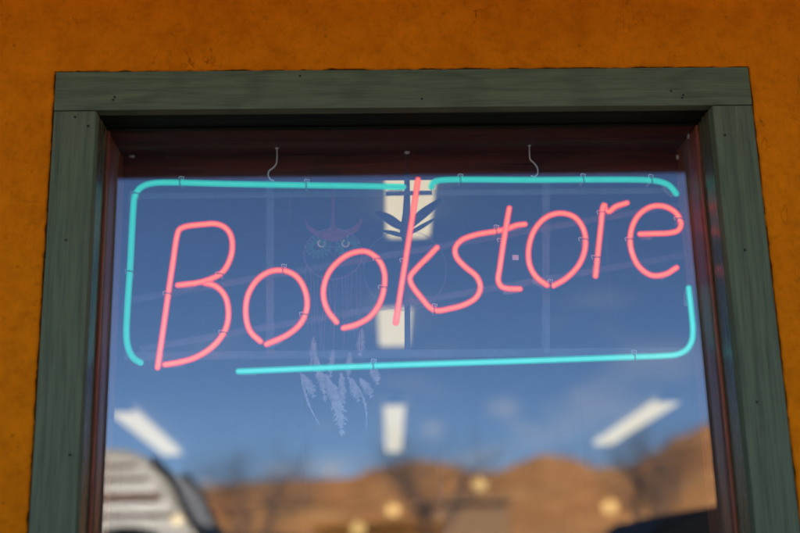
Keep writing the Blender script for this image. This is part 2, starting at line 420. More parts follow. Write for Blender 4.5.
for (x, y, n) in ((113, 100, 2), (75, 117, 1), (88, 126, 1), (422, 99, 1), (682, 98, 2), (671, 91, 1), (725, 135, 1), (757, 402, 1), (70, 455, 1), (66, 240, 1), (300, 76, 1), (745, 250, 1)):
    p = at(x, y, 0); bm = bmesh.new()
    for k in range(n): disc(bm, p + Vector((.003 * k, -.0006, .006 * k)), (0, 1, 0), .0024, .0015, 10)
    obj('nail_head', bm, M['gap'], win)

# ------------------------------------------------------------------ neon sign
YS = 0.200
RT = 0.0073
signp = at(405, 280, YS)
sign = thing('neon_sign', 'lit neon sign with red script word Bookstore inside a turquoise outline behind the glass', 'neon sign', tuple(signp))
def S(pts, dy=0):
    out = []
    for p in pts: out.append(at(p[0], p[1], YS + dy + (p[2] if len(p) > 2 else 0)))
    return out
def strokes():
    B1 = [(157.6, 367.5), (162.8, 332), (168.0, 295.5), (173, 262), (176.9, 236.5), (179.2, 229.8), (184.5, 226.9), (203.5, 224.3), (216, 223.9), (224.5, 227.2), (230.2, 234), (232.4, 245.5), (229.8, 259.6), (221.5, 273), (203.5, 281.3), (177.9, 285.2)]
    B2 = [(205, 283.2, .004), (213, 284.8), (220.5, 290), (226.4, 299.4), (228.3, 316.7), (224.2, 332), (212.2, 346.9), (194.9, 357.7), (180, 362), (165.0, 364.6)]
    o1 = [(260.3, 341.3), (250, 331), (245.8, 314), (248.0, 295), (257.6, 279.5), (270, 271.6), (284, 270.6), (297, 277), (305.5, 292), (306.8, 308), (300.6, 323.4), (287.7, 334.6), (266.6, 344.2)]
    o2 = [(336.5, 322), (327, 309), (323.3, 292), (328.2, 273.8), (340, 260), (352.5, 253), (366, 251.6), (378, 259), (384.2, 272), (383.9, 289), (378.6, 305.3), (369, 317.5), (356, 324.6), (343.5, 328)]
    k1 = [(418, 179.6, -.012), (412.6, 216, -.013), (407, 251, -.013), (401, 289, -.013), (395.8, 322.5, -.012)]
    k2 = [(437, 247.5), (428, 256.8), (416, 269.0), (410.3, 276.5), (411.2, 283.6), (422, 298.5), (430.5, 308), (437, 310.6), (449, 308.8), (465, 304.4), (476.3, 297.2), (480.4, 287), (476.6, 276.6), (464.7, 266.4), (456.5, 257), (455.2, 248.5), (461.0, 240.6), (474.9, 235), (495, 231.4), (507, 228.8), (516.5, 225.2), (525.0, 224.2)]
    t1 = [(509.3, 208.2, -.014), (504.2, 238, -.014), (499.8, 268, -.012), (498.3, 280.5, -.009), (501.5, 286.6, -.007), (508.5, 288.6, -.004), (520, 288.9)]
    o3 = [(547, 285.2), (536.5, 277.2), (529.9, 265.6), (528.6, 249.5), (534.2, 230.5), (545.8, 217.6), (560, 213.2), (574.5, 217.1), (583.6, 229.5), (585.3, 246.3), (579.7, 263.5), (567, 277.6), (553.5, 285.6)]
    r1 = [(595.6, 276), (598.2, 251), (600.9, 226), (603.1, 206.5, -.002), (604.6, 205.2, 0.004), (606.2, 211.6, .006), (609.5, 211.6, .004), (614.8, 207.0), (627, 202.9)]
    e1 = [(640, 234.0), (655, 233.6), (669, 233.0), (678, 230.4), (681.0, 224.4), (676.6, 213.6), (664.5, 206.5), (651.5, 206.6), (638.5, 215.3), (631.2, 230.5), (631.1, 249), (639, 266.5), (652.0, 275.4), (666, 273.9), (676.5, 267.7)]
    return [('B', [B1, B2]), ('o', [o1]), ('o', [o2]), ('k', [k1, k2]), ('t', [t1]), ('o', [o3]), ('r', [r1]), ('e', [e1])]
def neon(name, pts, core, shell, label=None, dyend=.020):
    P = catmull(S(pts), .004)
    a = P[0] + Vector((0, .003, 0)); 
    bm = bmesh.new(); tube(bm, P, RT, 18); o = obj(name, bm, M[shell], sign, True, tuple(P[len(P) // 2]))
    bm = bmesh.new(); tube(bm, P, RT * .46, 12); nf = len(bm.faces); tube(bm, P, RT * .82, 14)
    bm.faces.ensure_lookup_table()
    for q in bm.faces[nf:]: q.material_index = 1
    obj('gas_core', bm, [M[core], M['pink_glow' if core == 'pink_core' else 'cyan_glow']], o, True, tuple(P[len(P) // 2]))
    # blacked-out electrode legs turning back from both ends
    for q, n in ((P[0], P[1]), (P[-1], P[-2])):
        d = (n - q).normalized()
        bm = bmesh.new(); tube(bm, [q + d * .004 + Vector((0, RT * .85, 0)), q + d * .006 + Vector((0, .026, 0)), q + d * .02 + Vector((0, .032, 0)), q + d * .028 + Vector((0, .032, 0))], RT * .62, 10)
        obj('electrode', bm, M['clear'], o, True, tuple(q))
    if label: o['label'] = label
    return o
names = {'B': 'red neon capital B tube', 'k': 'red neon tube of the letter k', 't': 'red neon stem tube of the letter t', 'r': 'red neon tube of the letter r', 'e': 'red neon tube of the letter e'}
for ch, ss in strokes():
    for i, s in enumerate(ss):
        lab = names.get(ch)
        if ch == 'k': lab = 'long slanted red tube, stem of the k' if i == 0 else 'red tube forming the arms of the k, the s and the bar of the t'
        if ch == 'B': lab = 'red tube of the stem and upper bowl of the B' if i == 0 else 'red tube of the lower bowl of the B'
        neon('letter_tube', s, 'pink_core', 'pink_tube', lab or 'red neon tube of a letter o')
b1 = [(140.6, 362.6), (134.5, 359), (129.3, 351), (126.6, 338), (127.3, 311), (130, 270), (133.4, 208), (134.6, 197), (138.6, 189.6), (145.3, 185.2), (156, 182.9), (170, 182.5), (229, 184.0), (300, 185.2), (360, 186.0), (403.5, 187)]
b2 = [(431.3, 186.8, .002), (433.2, 182.8), (438.5, 180.6), (448, 179.8), (530, 180.0), (590, 179.7), (648, 180.2), (660, 181.8), (669.5, 185.8), (676.3, 193.8)]
b3 = [(688.7, 288), (691.2, 310), (692.9, 330), (691.6, 341.5), (686, 350), (677, 354.4), (663, 355.8), (637, 356.8), (520, 361), (380, 365.6), (238.5, 371.4)]
for b, l in ((b1, 'turquoise tube along the left side and top left'), (b2, 'turquoise tube along the top right'), (b3, 'turquoise tube along the bottom and up the right side')):
    neon('border_tube', b, 'cyan_bright' if b is b3 else 'cyan_core', 'cyan_tube', l)
# acrylic rails carrying the tubes
YB = YS + .036
def rail(p, q, w, mat, d=.004, Y=YB):
    bm = bmesh.new(); bar(bm, at(*p, Y), at(*q, Y), w, d); return obj('rail', bm, M[mat], sign)
rail((128, 196), (690, 190), .012, 'rail', Y=YB)
rail((126, 356), (692, 351), .016, 'rail', Y=YB)
rail((130, 300), (688, 203), .013, 'rail_red', Y=YB + .0045)
rail((140, 349), (690, 254), .013, 'rail_red', Y=YB + .0045)
rail((270, 180), (270, 353), .016, 'rail', Y=YB + .009)
rail((546, 180), (546, 353), .016, 'rail', Y=YB + .009)
rail((131, 190), (126, 360), .009, 'rail', Y=YB + .009)
rail((688, 186), (692, 356), .009, 'rail', Y=YB + .009)
bm = bmesh.new(); bar(bm, at(407, 172, YB + .014), at(407.5, 352, YB + .014), .012, .004); obj('centre_post', bm, M['post_metal'], sign)
bm = bmesh.new(); bar(bm, at(386, 193.5, YB + .020), at(432, 192.5, YB + .020), .008, .003); obj('cross_strap', bm, M['post_metal'], sign)
bm = bmesh.new(); pt = at(407, 168, YB + .016)
tube(bm, [Vector((pt.x, pt.y, ZI)), pt], .0016, 8); obj('hanger_rod', bm, M['post_metal'], sign)
bm = bmesh.new(); p = at(515.5, 257.5, YB); box(bm, p + Vector((-.0065, 0, -.0055)), p + Vector((.0065, .001, .0055))); obj('tag', bm, M['plate'], sign)
bm = bmesh.new(); c = at(410.5, 299.7, YS + .01); pts = [c + Vector((math.cos(a) * .0042, 0, math.sin(a) * .0042)) for a in [i * math.pi / 6 for i in range(13)]]
tube(bm, pts, .0008, 6, caps=False); obj('ring_clip', bm, M['clear'], sign)
# glass stand-offs with a wire tie round the tube
clips = [((180, 182.6), 0), ((306, 185.3), 0), ((460, 179.9), 0), ((583, 179.8), 0), ((651, 180.4), 0), ((130, 272), 1), ((136, 194), 1), ((168.2, 294), 1), ((224, 333), 1), ((220.5, 274.5), 1),
         ((283, 270.6), 0), ((305, 315), 1), ((378.3, 259.5), 1), ((383.8, 288), 1), ((405.4, 261), 1), ((434, 310.4), 0), ((496, 231.3), 0), ((503, 241), 1), ((584.5, 240), 1), ((602.8, 213), 1), ((597.4, 258), 1), ((680, 219.5), 1), ((373, 365.9), 0), ((634, 356.9), 0), ((631, 240), 1), ((550, 286), 0)]
for (px, py), vert in clips:
    c = at(px, py, YS); bm = bmesh.new()
    tube(bm, [c + Vector((0, RT * .9, 0)), c + Vector((0, .034, 0))], .0036, 10, caps=False)
    ball(bm, c + Vector((.002, .006, .009)), .0032, (1, 1, .7), 8, 6)
    s = obj('standoff', bm, M['clear'], sign, True, tuple(c))
    bm = bmesh.new(); ax = Vector((.15, 0, 1)) if vert else Vector((1, 0, .1)); ax.normalize(); q = ax.cross(Vector((0, 1, 0)))
    for off in (-.0009, .0014):
        tube(bm, [c + ax * off + (q * math.cos(a) + Vector((0, 1, 0)) * math.sin(a)) * (RT + .0005) for a in [i * 2 * math.pi / 14 for i in range(15)]], .00065, 6, caps=False)
    obj('wire_tie', bm, M['gap'], s, True, tuple(c))
    bm = bmesh.new(); q = q if q.z > 0 or abs(q.z) < .5 else -q; k0 = c + q * (RT + .002) + Vector((.003, .004, 0))
    tube(bm, [k0 + Vector((-.005, 0, .004)), k0 + Vector((-.004, 0, -.003)), k0 + Vector((0, 0, .002)), k0 + Vector((.003, 0, -.003)), k0 + Vector((.005, 0, .004)), k0 + Vector((-.003, 0, .0055))], .0013, 6)
    obj('twisted_end', bm, M['whitew'], s, True, tuple(c))

# hooks the sign hangs from
def hook(pts, label):
    P = [at(x, y, YS + .012) for x, y in pts]
    P[0].z = ZI + .004
    o = None; bm = bmesh.new(); tube(bm, catmull(P, .003), .0017, 10)
    disc(bm, (P[0].x, P[0].y, ZI), (0, 0, -1), .0045, .0015)
    o = obj('screw_hook', bm, M['steel'], None, True, tuple(P[0])); tag(o, label, 'hook', 'steel hooks the neon sign hangs from'); return o
hook([(276.8, 147), (277, 156), (276.2, 164), (273, 168), (269.0, 171), (268.2, 175.5), (270.3, 179.5), (273.5, 180.5)], 'bent silver hook in the dark wood, left of the middle screw')
hook([(529.3, 144), (529.5, 152), (530.3, 159.5), (534, 163), (537.4, 168), (537.6, 173.5), (534.5, 176.8), (531.5, 176)], 'bent silver hook in the dark wood, right of the middle screw')

# ------------------------------------------------------------------ ornaments behind the sign
YO = .36
px = (YO - CAM.y) / FPX
c = at(333, 243, YO)
owl = thing('owl_ornament', 'faint purple hatted owl dreamcatcher with hanging feathers behind the second o', 'ornament', tuple(c))
def O(x, y, dy=0): return at(x, y, YO + dy)
bm = bmesh.new(); tube(bm, [O(333, 168), O(333, 190), O(333.2, 230)], .0042, 10); obj('hanging_cord', bm, M['purple'], owl)
bm = bmesh.new()      # hat: upturned brim with two horns, thick felt
top = [(304, 219), (309, 226), (317, 230.5), (326, 231.5), (330, 227), (333, 222), (337, 227), (341, 231.2), (350, 228.5), (357, 224), (362.5, 216.5)]
bot = [(305.5, 224), (309, 231), (315, 235.5), (323, 239), (329, 241), (333, 242), (338, 241), (344, 238.6), (352, 235), (358.5, 230), (362.8, 221)]
fr = [[bm.verts.new(O(x, y, dd)) for x, y in q] for dd in (0, .008) for q in (top, bot)]
for a, b in ((0, 1), (2, 3), (0, 2), (1, 3)):
    for i in range(len(top) - 1): bm.faces.new((fr[a][i], fr[a][i + 1], fr[b][i + 1], fr[b][i]))
for i in (0, -1): bm.faces.new((fr[0][i], fr[1][i], fr[3][i], fr[2][i]))
obj('hat', bm, M['purple'], owl)
for ex in (321.5, 345.5):
    bm = bmesh.new(); cc = O(ex, 243.5)
    tube(bm, [cc + Vector((math.cos(a), 0, math.sin(a))) * .0075 for a in [R(120 + i * 22) for i in range(13)]], .0021, 8); obj('eye', bm, M['beadp'], owl, True)
bm = bmesh.new()
for ex in (318, 348):
    for k in range(3):
        for i in range(16):
            a = 2 * math.pi * i / 16; rr = .013 + .0065 * k + random.uniform(-.001, .001)
            q = O(ex, 246) + Vector((math.cos(a) * rr, random.uniform(-.003, .003), math.sin(a) * rr * .9 - .002))
            tube(bm, [q + Vector((math.cos(b), 0, math.sin(b))) * .0026 for b in [j * math.pi / 3 for j in range(7)]], .0006, 5, caps=False)
obj('face_beads', bm, M['bead'], owl)
bm = bmesh.new(); tube(bm, [O(333, 246), O(329.5, 251), O(333, 257), O(336.5, 251), O(333, 246)], .0012, 6); obj('beak', bm, M['cord'], owl)
bm = bmesh.new(); cc = O(333, 254)
tube(bm, [cc + Vector((math.cos(a), 0, math.sin(a) * .9)) * .064 for a in [i * 2 * math.pi / 40 for i in range(41)]], .0016, 7, caps=False); obj('hoop', bm, M['cord'], owl)
bm = bmesh.new()
for i in range(15):
    x = 306 + i * 3.9 + random.uniform(-1, 1); y2 = random.uniform(325, 352)
    tube(bm, [O(x, 262 + abs(i - 7) * -1.4 + 16), O(x + random.uniform(-2, 2), 300), O(x + random.uniform(-3, 3), y2)], .0008, 5)
obj('fringe_cords', bm, M['cord'], owl)
def feather(x, y, x2, y2, w, curl, dy):
    a, b = O(x, y, dy), O(x2, y2, dy)
    L = (b - a).length; t = (b - a).normalized(); n = t.cross(Vector((0, 1, 0))).normalized()
    bm = bmesh.new(); m = 58; rows = []
    for i in range(m + 1):
        s = i / m; c = a.lerp(b, s) + n * (curl * L * math.sin(s * math.pi * .9) * .5)
        wd = w * px * (math.sin(min(1, s * 1.12 + .06) * math.pi) ** .6 if s < .85 else max(.02, (1 - s) / .15) * .62)
        j1 = random.uniform(.5, 1.1) if random.random() < .93 else .35; j2 = random.uniform(.5, 1.1) if random.random() < .93 else .35
        rows.append((c, wd * j1, wd * j2))
    for i in range(m):                                             # separate barbs with slits between them
        c, l, r_ = rows[i]; c2 = rows[i + 1][0]; d = c2 - c
        for s, wd in ((-1, l), (1, r_)):
            tip = c + n * s * wd + t * wd * .9 + Vector((0, random.uniform(-.002, .002), 0))
            v = [bm.verts.new(c), bm.verts.new(c + d * 1.02), bm.verts.new(tip + d * .9), bm.verts.new(tip)]
            v2 = [bm.verts.new(q.co + Vector((0, .0005, 0))) for q in v]
            bm.faces.new(v); bm.faces.new(v2[::-1])
            for k in range(4): bm.faces.new((v[k], v[(k + 1) % 4], v2[(k + 1) % 4], v2[k]))
    tube(bm, [r[0] + Vector((0, -.0008, 0)) for r in rows], .0008, 5)
    return obj('feather', bm, M['feather'], owl)
for f in ((302, 374, 313, 398, 6, .12, 0), (300, 372, 321, 425, 1.6, -.12, .006), (314, 352, 325, 402, 5, .05, .004), (326, 374, 333, 404, 5.5, .03, .008), (334, 384, 342, 436, 7.5, .03, 0), (341, 372, 345, 404, 4.5, -.05, .006),
          (350, 378, 358, 402, 5.5, .08, .002), (352, 378, 364, 429, 1.8, .25, .006), (360, 378, 371, 398, 5.5, .12, .004), (370, 362, 377, 385, 5, .1, .01), (314, 337, 310, 366, 4, .1, .01), (362, 328, 360, 356, 5, 0, .012), (333, 350, 330, 378, 4, 0, .012), (350, 352, 348, 380, 4, 0, .014)):
    feather(*f)
# dark curved ornament in front of the nearest strip light
YM = .33
c = at(407, 215, YM)
orn = thing('metal_ornament', 'dark curved metal ornament with a round hoop behind the long stem of the k', 'ornament', tuple(c))
def Q(x, y): return at(x, y, YM)
bm = bmesh.new(); tube(bm, [Q(407.5, 165), Q(407, 195), Q(406.5, 214), Q(406, 232), Q(406, 246)], .008, 12, radii=[.004, .007, .009, .014, .004]); obj('stem', bm, M['dark'], orn, True)
for pts, rr in (([(404, 228), (395, 223), (386, 217), (378, 213)], .0095), ([(410, 226), (419, 217), (430, 208), (440, 200)], .0095), ([(404, 236), (393, 233), (384, 231)], .0045), ([(408, 234), (421, 227), (434, 219)], .0045)):
    bm = bmesh.new(); P = catmull([Q(*p) for p in pts], .006); k = len(P)
    tube(bm, P, rr, 10, radii=[rr * (.55 + .6 * math.sin(math.pi * min(1, i / k + .1))) for i in range(k)]); obj('arm', bm, M['dark'], orn, True)
bm = bmesh.new(); cc = Q(405, 270)
tube(bm, [cc + Vector((math.cos(a), 0, math.sin(a))) * .090 for a in [i * 2 * math.pi / 48 for i in range(49)]], .0018, 8, caps=False); obj('hoop', bm, M['rail'], orn, True)

# ------------------------------------------------------------------ lamps inside the shop
lampn = 0
def strip(p, q, w, label, n=1):
    a, b = atz(*p, ZC - .055), atz(*q, ZC - .055); a, b = Vector(a), Vector(b)
    t = (b - a); L = t.length; t.normalize(); s = Vector((t.y, -t.x, 0))
    c = (a + b) / 2
    th = thing('ceiling_light', label, 'ceiling light', (c.x, c.y, ZC), 'fluorescent strip lights on the shop ceiling')
    def prism(sec, l0, l1):
        bm = bmesh.new()
        r1 = [bm.verts.new(c + t * l0 + s * x + Vector((0, 0, z))) for x, z in sec]; r2 = [bm.verts.new(c + t * l1 + s * x + Vector((0, 0, z))) for x, z in sec]
        k = len(sec)
        for i in range(k): bm.faces.new((r1[i], r1[(i + 1) % k], r2[(i + 1) % k], r2[i]))
        bm.faces.new(r1[::-1]); bm.faces.new(r2); return bm
    obj('housing', prism([(-w * .42, .054), (w * .42, .054), (w * .36, .012), (-w * .36, .012)], -L / 2, L / 2), M['lamp_body'], th)
    obj('diffuser', prism([(-w * .5, .011), (w * .5, .011), (w * .5, -.004), (w * .38, -.022), (-w * .38, -.022), (-w * .5, -.004)], -L / 2 + .02, L / 2 - .02), M['lamp'], th)
    for e_ in (-1, 1):
        obj('end_cap', prism([(-w * .52, .012), (w * .52, .012), (w * .52, -.024), (-w * .52, -.024)], e_ * L / 2 - .018, e_ * L / 2 + .018), M['lamp_body'], th)
strip((411, 168), (408, 234), .17, 'nearest strip light, at the top of the long stem of the k')
strip((395, 302), (394, 343), .17, 'strip light at the foot of the long stem of the k')
strip((394.5, 402), (393.5, 450), .17, 'upright strip light below the middle of the sign')
strip((120, 409), (172, 453), .22, 'slanted strip light at the left edge of the glass')
strip((671, 399), (603, 443), .22, 'slanted strip light at the right below the sign')
def globe(x, y, D, r, label):
    p = at(x, y, CAM.y + D)
    th = thing('pendant_lamp', label, 'pendant lamp', (p.x, p.y, ZC), 'round warm pendant lamps in the shop')
    bm = bmesh.new(); ball(bm, p, r, (1, 1, .8)); obj('globe', bm, M['lamp_warm'], th, True, tuple(p))
    bm = bmesh.new(); tube(bm, [p + Vector((0, 0, r * .75)), Vector((p.x, p.y, ZC))], .0025, 6); obj('cable', bm, M['dark'], th)
    bm = bmesh.new(); disc(bm, p + Vector((0, 0, r * .7)), (0, 0, 1), r * .4, .05); obj('cap', bm, M['lamp_body'], th)
globe(480, 485, 11, .075, 'warm round lamp in front of the reflected hill crest')
globe(393, 510, 10, .075, 'warm round lamp low under the middle of the sign')
globe(610, 507, 10.5, .085, 'warm round lamp beside the dark reflected car')
globe(358, 529, 9.5, .07, 'warm round lamp at the bottom edge of the glass')
globe(177, 520, 8, .05, 'small warm lamp under the reflected white camper van')

# ------------------------------------------------------------------ outside, behind the camera: what the pane mirrors
M['asphalt'] = mat_plain('asphalt', (.05, .05, .05), .9, 0, .2, 12, .4)
M['concrete'] = mat_plain('pavement concrete', (.32, .31, .29), .85, 0, .12, 9, .3)
M['dirt'] = mat_plain('dry grass plain', (.26, .18, .09), .95, 0, .3, .05)
M['paint'] = mat_plain('road paint', (.75, .75, .72), .7)
def structure(name, bm, mat, smooth=False):
    o = obj(name, bm, mat, None, smooth); o['kind'] = 'structure'; return o
bm = bmesh.new(); bmesh.ops.create_grid(bm, x_segments=2, y_segments=2, size=4000); bmesh.ops.translate(bm, verts=bm.verts, vec=(0, 0, -.02)); structure('ground', bm, M['dirt'])
bm = bmesh.new(); box(bm, (-60, -3.2, -.01), (60, .029, 0)); box(bm, (-60, -3.4, -.13), (60, -3.2, -.0005))
structure('pavement', bm, M['concrete'])
bm = bmesh.new(); box(bm, (-90, -34, -.15), (90, -3.401, -.012)); structure('car_park', bm, M['asphalt'])
for k in range(-6, 7):
    pass
bm = bmesh.new()
for k in range(-7, 8): box(bm, (k * 2.8 - .05, -9.2, -.0118), (k * 2.8 + .05, -4.2, -.008))
structure('bay_markings', bm, M['paint'])

def mat_hill():
    m, nt, out = newmat('dry grass hillside'); v = coords(nt)
    a = noise_n(nt, .016, v, 6, .65); b = noise_n(nt, .05, v, 5, .7)
    c = ramp(nt, a, [(.3, (.54, .21, .065)), (.5, (.66, .30, .10)), (.7, (.70, .38, .14))])
    c = mixc(nt, .8, c, ramp(nt, b, [(.38, (.42, .38, .36)), (.55, (1.05, 1.02, 1))]), 'MULTIPLY')
    sc_ = ramp(nt, noise_n(nt, .03, v, 7, .7, 1.0), [(.56, (0, 0, 0)), (.64, (.7, .7, .7))]); c = mixc(nt, sc_, c, (.13, .085, .05))
    principled(nt, out, c, .95, 0, bump(nt, b, .6, 4), .1); return m
M['hill'] = mat_hill()
ridge = [(-500, 470), (-200, 450), (0, 462), (100, 480), (200, 486), (250, 480), (300, 477), (345, 477), (380, 466), (420, 458), (450, 462), (475, 470), (500, 470), (520, 461), (545, 452), (570, 455), (600, 466), (630, 465), (655, 452), (685, 434), (720, 420), (800, 410), (1000, 440), (1300, 430)]
def hz(x):
    for (a, ya), (b, yb) in zip(ridge, ridge[1:]):
        if a <= x <= b:
            t = (x - a) / (b - a); t = t * t * (3 - 2 * t); return ya + (yb - ya) * t
    return ridge[0][1] if x < ridge[0][0] else ridge[-1][1]
bm = bmesh.new(); cols = []
xs = list(range(-500, 1301, 9)); Ds = [170, 200, 240, 290, 350, 420, 490, 560, 620, 660, 690, 720, 800]
for x in xs:
    col_ = []
    for D in Ds:
        top = refl(x, hz(x), 680); s = min(1, max(0, (D - 170) / 510)); prof = s ** 1.35 if D <= 690 else 1 - (D - 690) / 300
        b = refl(x, 500, D)
        nz = noise.noise(Vector((b.x * .012, b.y * .012, 0))) * 9 + noise.noise(Vector((b.x * .04, b.y * .04, 4))) * 3
        nz *= math.sin(min(1, s) * math.pi) if D < 690 else 0
        z = top.z * prof + nz
        col_.append(bm.verts.new((b.x, b.y, max(z, -.5) if D > 170 else -1)))
    cols.append(col_)
for a, b in zip(cols, cols[1:]):
    for i in range(len(Ds) - 1): bm.faces.new((a[i], a[i + 1], b[i + 1], b[i]))
structure('hills', bm, M['hill'], True)

# bare trees
M['bark'] = mat_plain('grey bark', (.13, .11, .10), .95, 0, .3, 6)
def tree(x, ytop, D, spread, label, seed):
    rnd = random.Random(seed); top = refl(x, ytop, D); base = Vector((top.x, top.y, -.02)); Ht = top.z
    th = thing('bare_tree', label, 'tree', tuple(base), 'bare winter trees across the car park')
    bt = bmesh.new(); th_ = Ht * .32
    tube(bt, [base, base + Vector((.05, .04, th_ * .5)), base + Vector((0, 0, th_))], .2, 10, radii=[.16, .11, .08]); obj('trunk', bt, M['bark'], th, True)
    bc = bmesh.new()
    def grow(p, d, L, r, lev):
        mid = p + d * L * .5 + Vector((rnd.uniform(-1, 1), rnd.uniform(-1, 1), rnd.uniform(-.3, .6))) * L * .08
        q = p + d * L
        tube(bc, [p, mid, q], r, 4 if lev < 3 else 5, caps=False, radii=[r, r * .8, r * .6])
        if lev == 0: return
        for k in range(4 if lev > 2 else 3):
            nd = (d + Vector((rnd.uniform(-1, 1) * spread, rnd.uniform(-1, 1) * spread, rnd.uniform(-.25, .55)))).normalized()
            grow(p.lerp(q, rnd.uniform(.45, 1)), nd, L * rnd.uniform(.6, .85), r * .52, lev - 1)
    for k in range(6):
        a = k * 1.05 + rnd.random(); grow(base + Vector((0, 0, th_)), Vector((math.cos(a) * .6 * spread, math.sin(a) * .6 * spread, 1)).normalized(), Ht * .36, .04, 4)
    obj('crown', bc, M['bark'], th)
tree(250, 452, 34, .9, 'bare grey tree reflected left of the hanging feathers', 3)
tree(432, 448, 38, .8, 'bare grey tree reflected below the middle strip light', 5)
tree(645, 432, 33, .9, 'bare grey tree reflected under the right slanted strip light', 9)

# low buildings across the car park
M['brown'] = mat_plain('brown plaster', (.42, .24, .12), .9); M['orangep'] = mat_plain('orange plaster', (.55, .22, .03), .8)
M['carglass'] = mat_plain('dark glass', (.008, .008, .008), .5, 0, .1, 5, 0, .03); M['white'] = mat_plain('white coach paint', (.44, .385, .30), .4, 0, .04, 3, .02)
M['black'] = mat_plain('black car paint', (.006, .006, .006), .6, 0, .1, 4, 0, .04); M['tyre'] = mat_plain('tyre rubber', (.02, .02, .02), .85)
M['rim'] = mat_plain('alloy rim', (.5, .5, .5), .3, .9); M['brownst'] = mat_plain('brown stripe paint', (.22, .10, .045), .4); M['red'] = mat_plain('red lens', (.4, .01, .01), .2)
M['lens'] = mat_plain('clear lens', (.75, .76, .78), .1)
def low_building(x0, x1, ytop, D, depth, wallm, name, label, nwin):
    a, b = refl(x0, ytop, D), refl(x1, ytop, D); Hh = (a.z + b.z) / 2; X0, X1 = min(a.x, b.x), max(a.x, b.x); Y = a.y
    th = thing(name, label, 'building', ((X0 + X1) / 2, Y, -.02))
    bm = bmesh.new(); box(bm, (X0, Y - depth, -.02), (X1, Y, Hh - .2)); obj('wall', bm, wallm, th)
    bm = bmesh.new(); box(bm, (X0 - .2, Y - depth - .2, Hh - .199), (X1 + .2, Y + .2, Hh), .02); obj('roof', bm, wallm, th)
    wdt = (X1 - X0) / (nwin + 1)
    for k in range(nwin):
        xc = X0 + wdt * (k + .6)
        bm = bmesh.new(); z0, z1 = .75, min(1.9, Hh - .5)
        box(bm, (xc - .5, Y + .001, z0 - .06), (xc + .5, Y + .05, z0)); box(bm, (xc - .5, Y + .001, z1), (xc + .5, Y + .05, z1 + .06))
        box(bm, (xc - .56, Y + .001, z0 - .06), (xc - .501, Y + .05, z1 + .06)); box(bm, (xc + .501, Y + .001, z0 - .06), (xc + .56, Y + .05, z1 + .06)); f = obj('window', bm, M['paint'], th)
        bm = bmesh.new(); box(bm, (xc - .5, Y + .002, z0 + .001), (xc + .5, Y + .02, z1 - .001)); obj('pane', bm, M['carglass'], f)
    bm = bmesh.new(); xc = X1 - wdt * .5; box(bm, (xc - .45, Y + .001, -.01), (xc + .45, Y + .05, min(2.0, Hh - .3))); d = obj('door', bm, M['brownst'], th)
    bm = bmesh.new(); ball(bm, (xc + .36, Y + .08, 1.0), .035); obj('handle', bm, M['steel'], d)
low_building(432, 508, 497, 44, 8, M['brown'], 'brown_building', 'low brown flat roofed building reflected under the hill dip', 3)
low_building(318, 440, 522, 40, 6, M['orangep'], 'orange_building', 'long low orange building reflected at the bottom of the glass', 4)

# vehicles: body lofted across its width from a side profile
def loft(bm, prof, hw, inset=.12, zt=1.0):
    ys = [-1, -.93, -.75, 0, .75, .93, 1]; rings = []
    cz = sum(p[1] for p in prof) / len(prof); cx = sum(p[0] for p in prof) / len(prof)
    for s in ys:
        k = {1: .93, .93: .98, .75: 1, 0: 1.0}[abs(s)]
        rings.append([bm.verts.new((cx + (x - cx) * (.985 if abs(s) == 1 else 1), s * hw * (1 - inset * max(0, (z - zt)) / 1.0), cz + (z - cz) * k)) for x, z in prof])
    n = len(prof)
    for a, b in zip(rings, rings[1:]):
        for i in range(n): bm.faces.new((a[i], a[(i + 1) % n], b[(i + 1) % n], b[i]))
    bm.faces.new(rings[0]); bm.faces.new(rings[-1][::-1])
def smoothp(pts, closed=True, k=4):
    P = [Vector((x, 0, z)) for x, z in pts]; n = len(P); out = []
    for i in range(n):
        a, b, c = P[i - 1], P[i], P[(i + 1) % n]
        r_ = min((a - b).length, (c - b).length) * .35
        p = b + (a - b).normalized() * r_; q = b + (c - b).normalized() * r_
        for j in range(k + 1):
            t = j / k; v = p * (1 - t) ** 2 + b * 2 * t * (1 - t) + q * t * t; out.append((v.x, v.z))
    return out
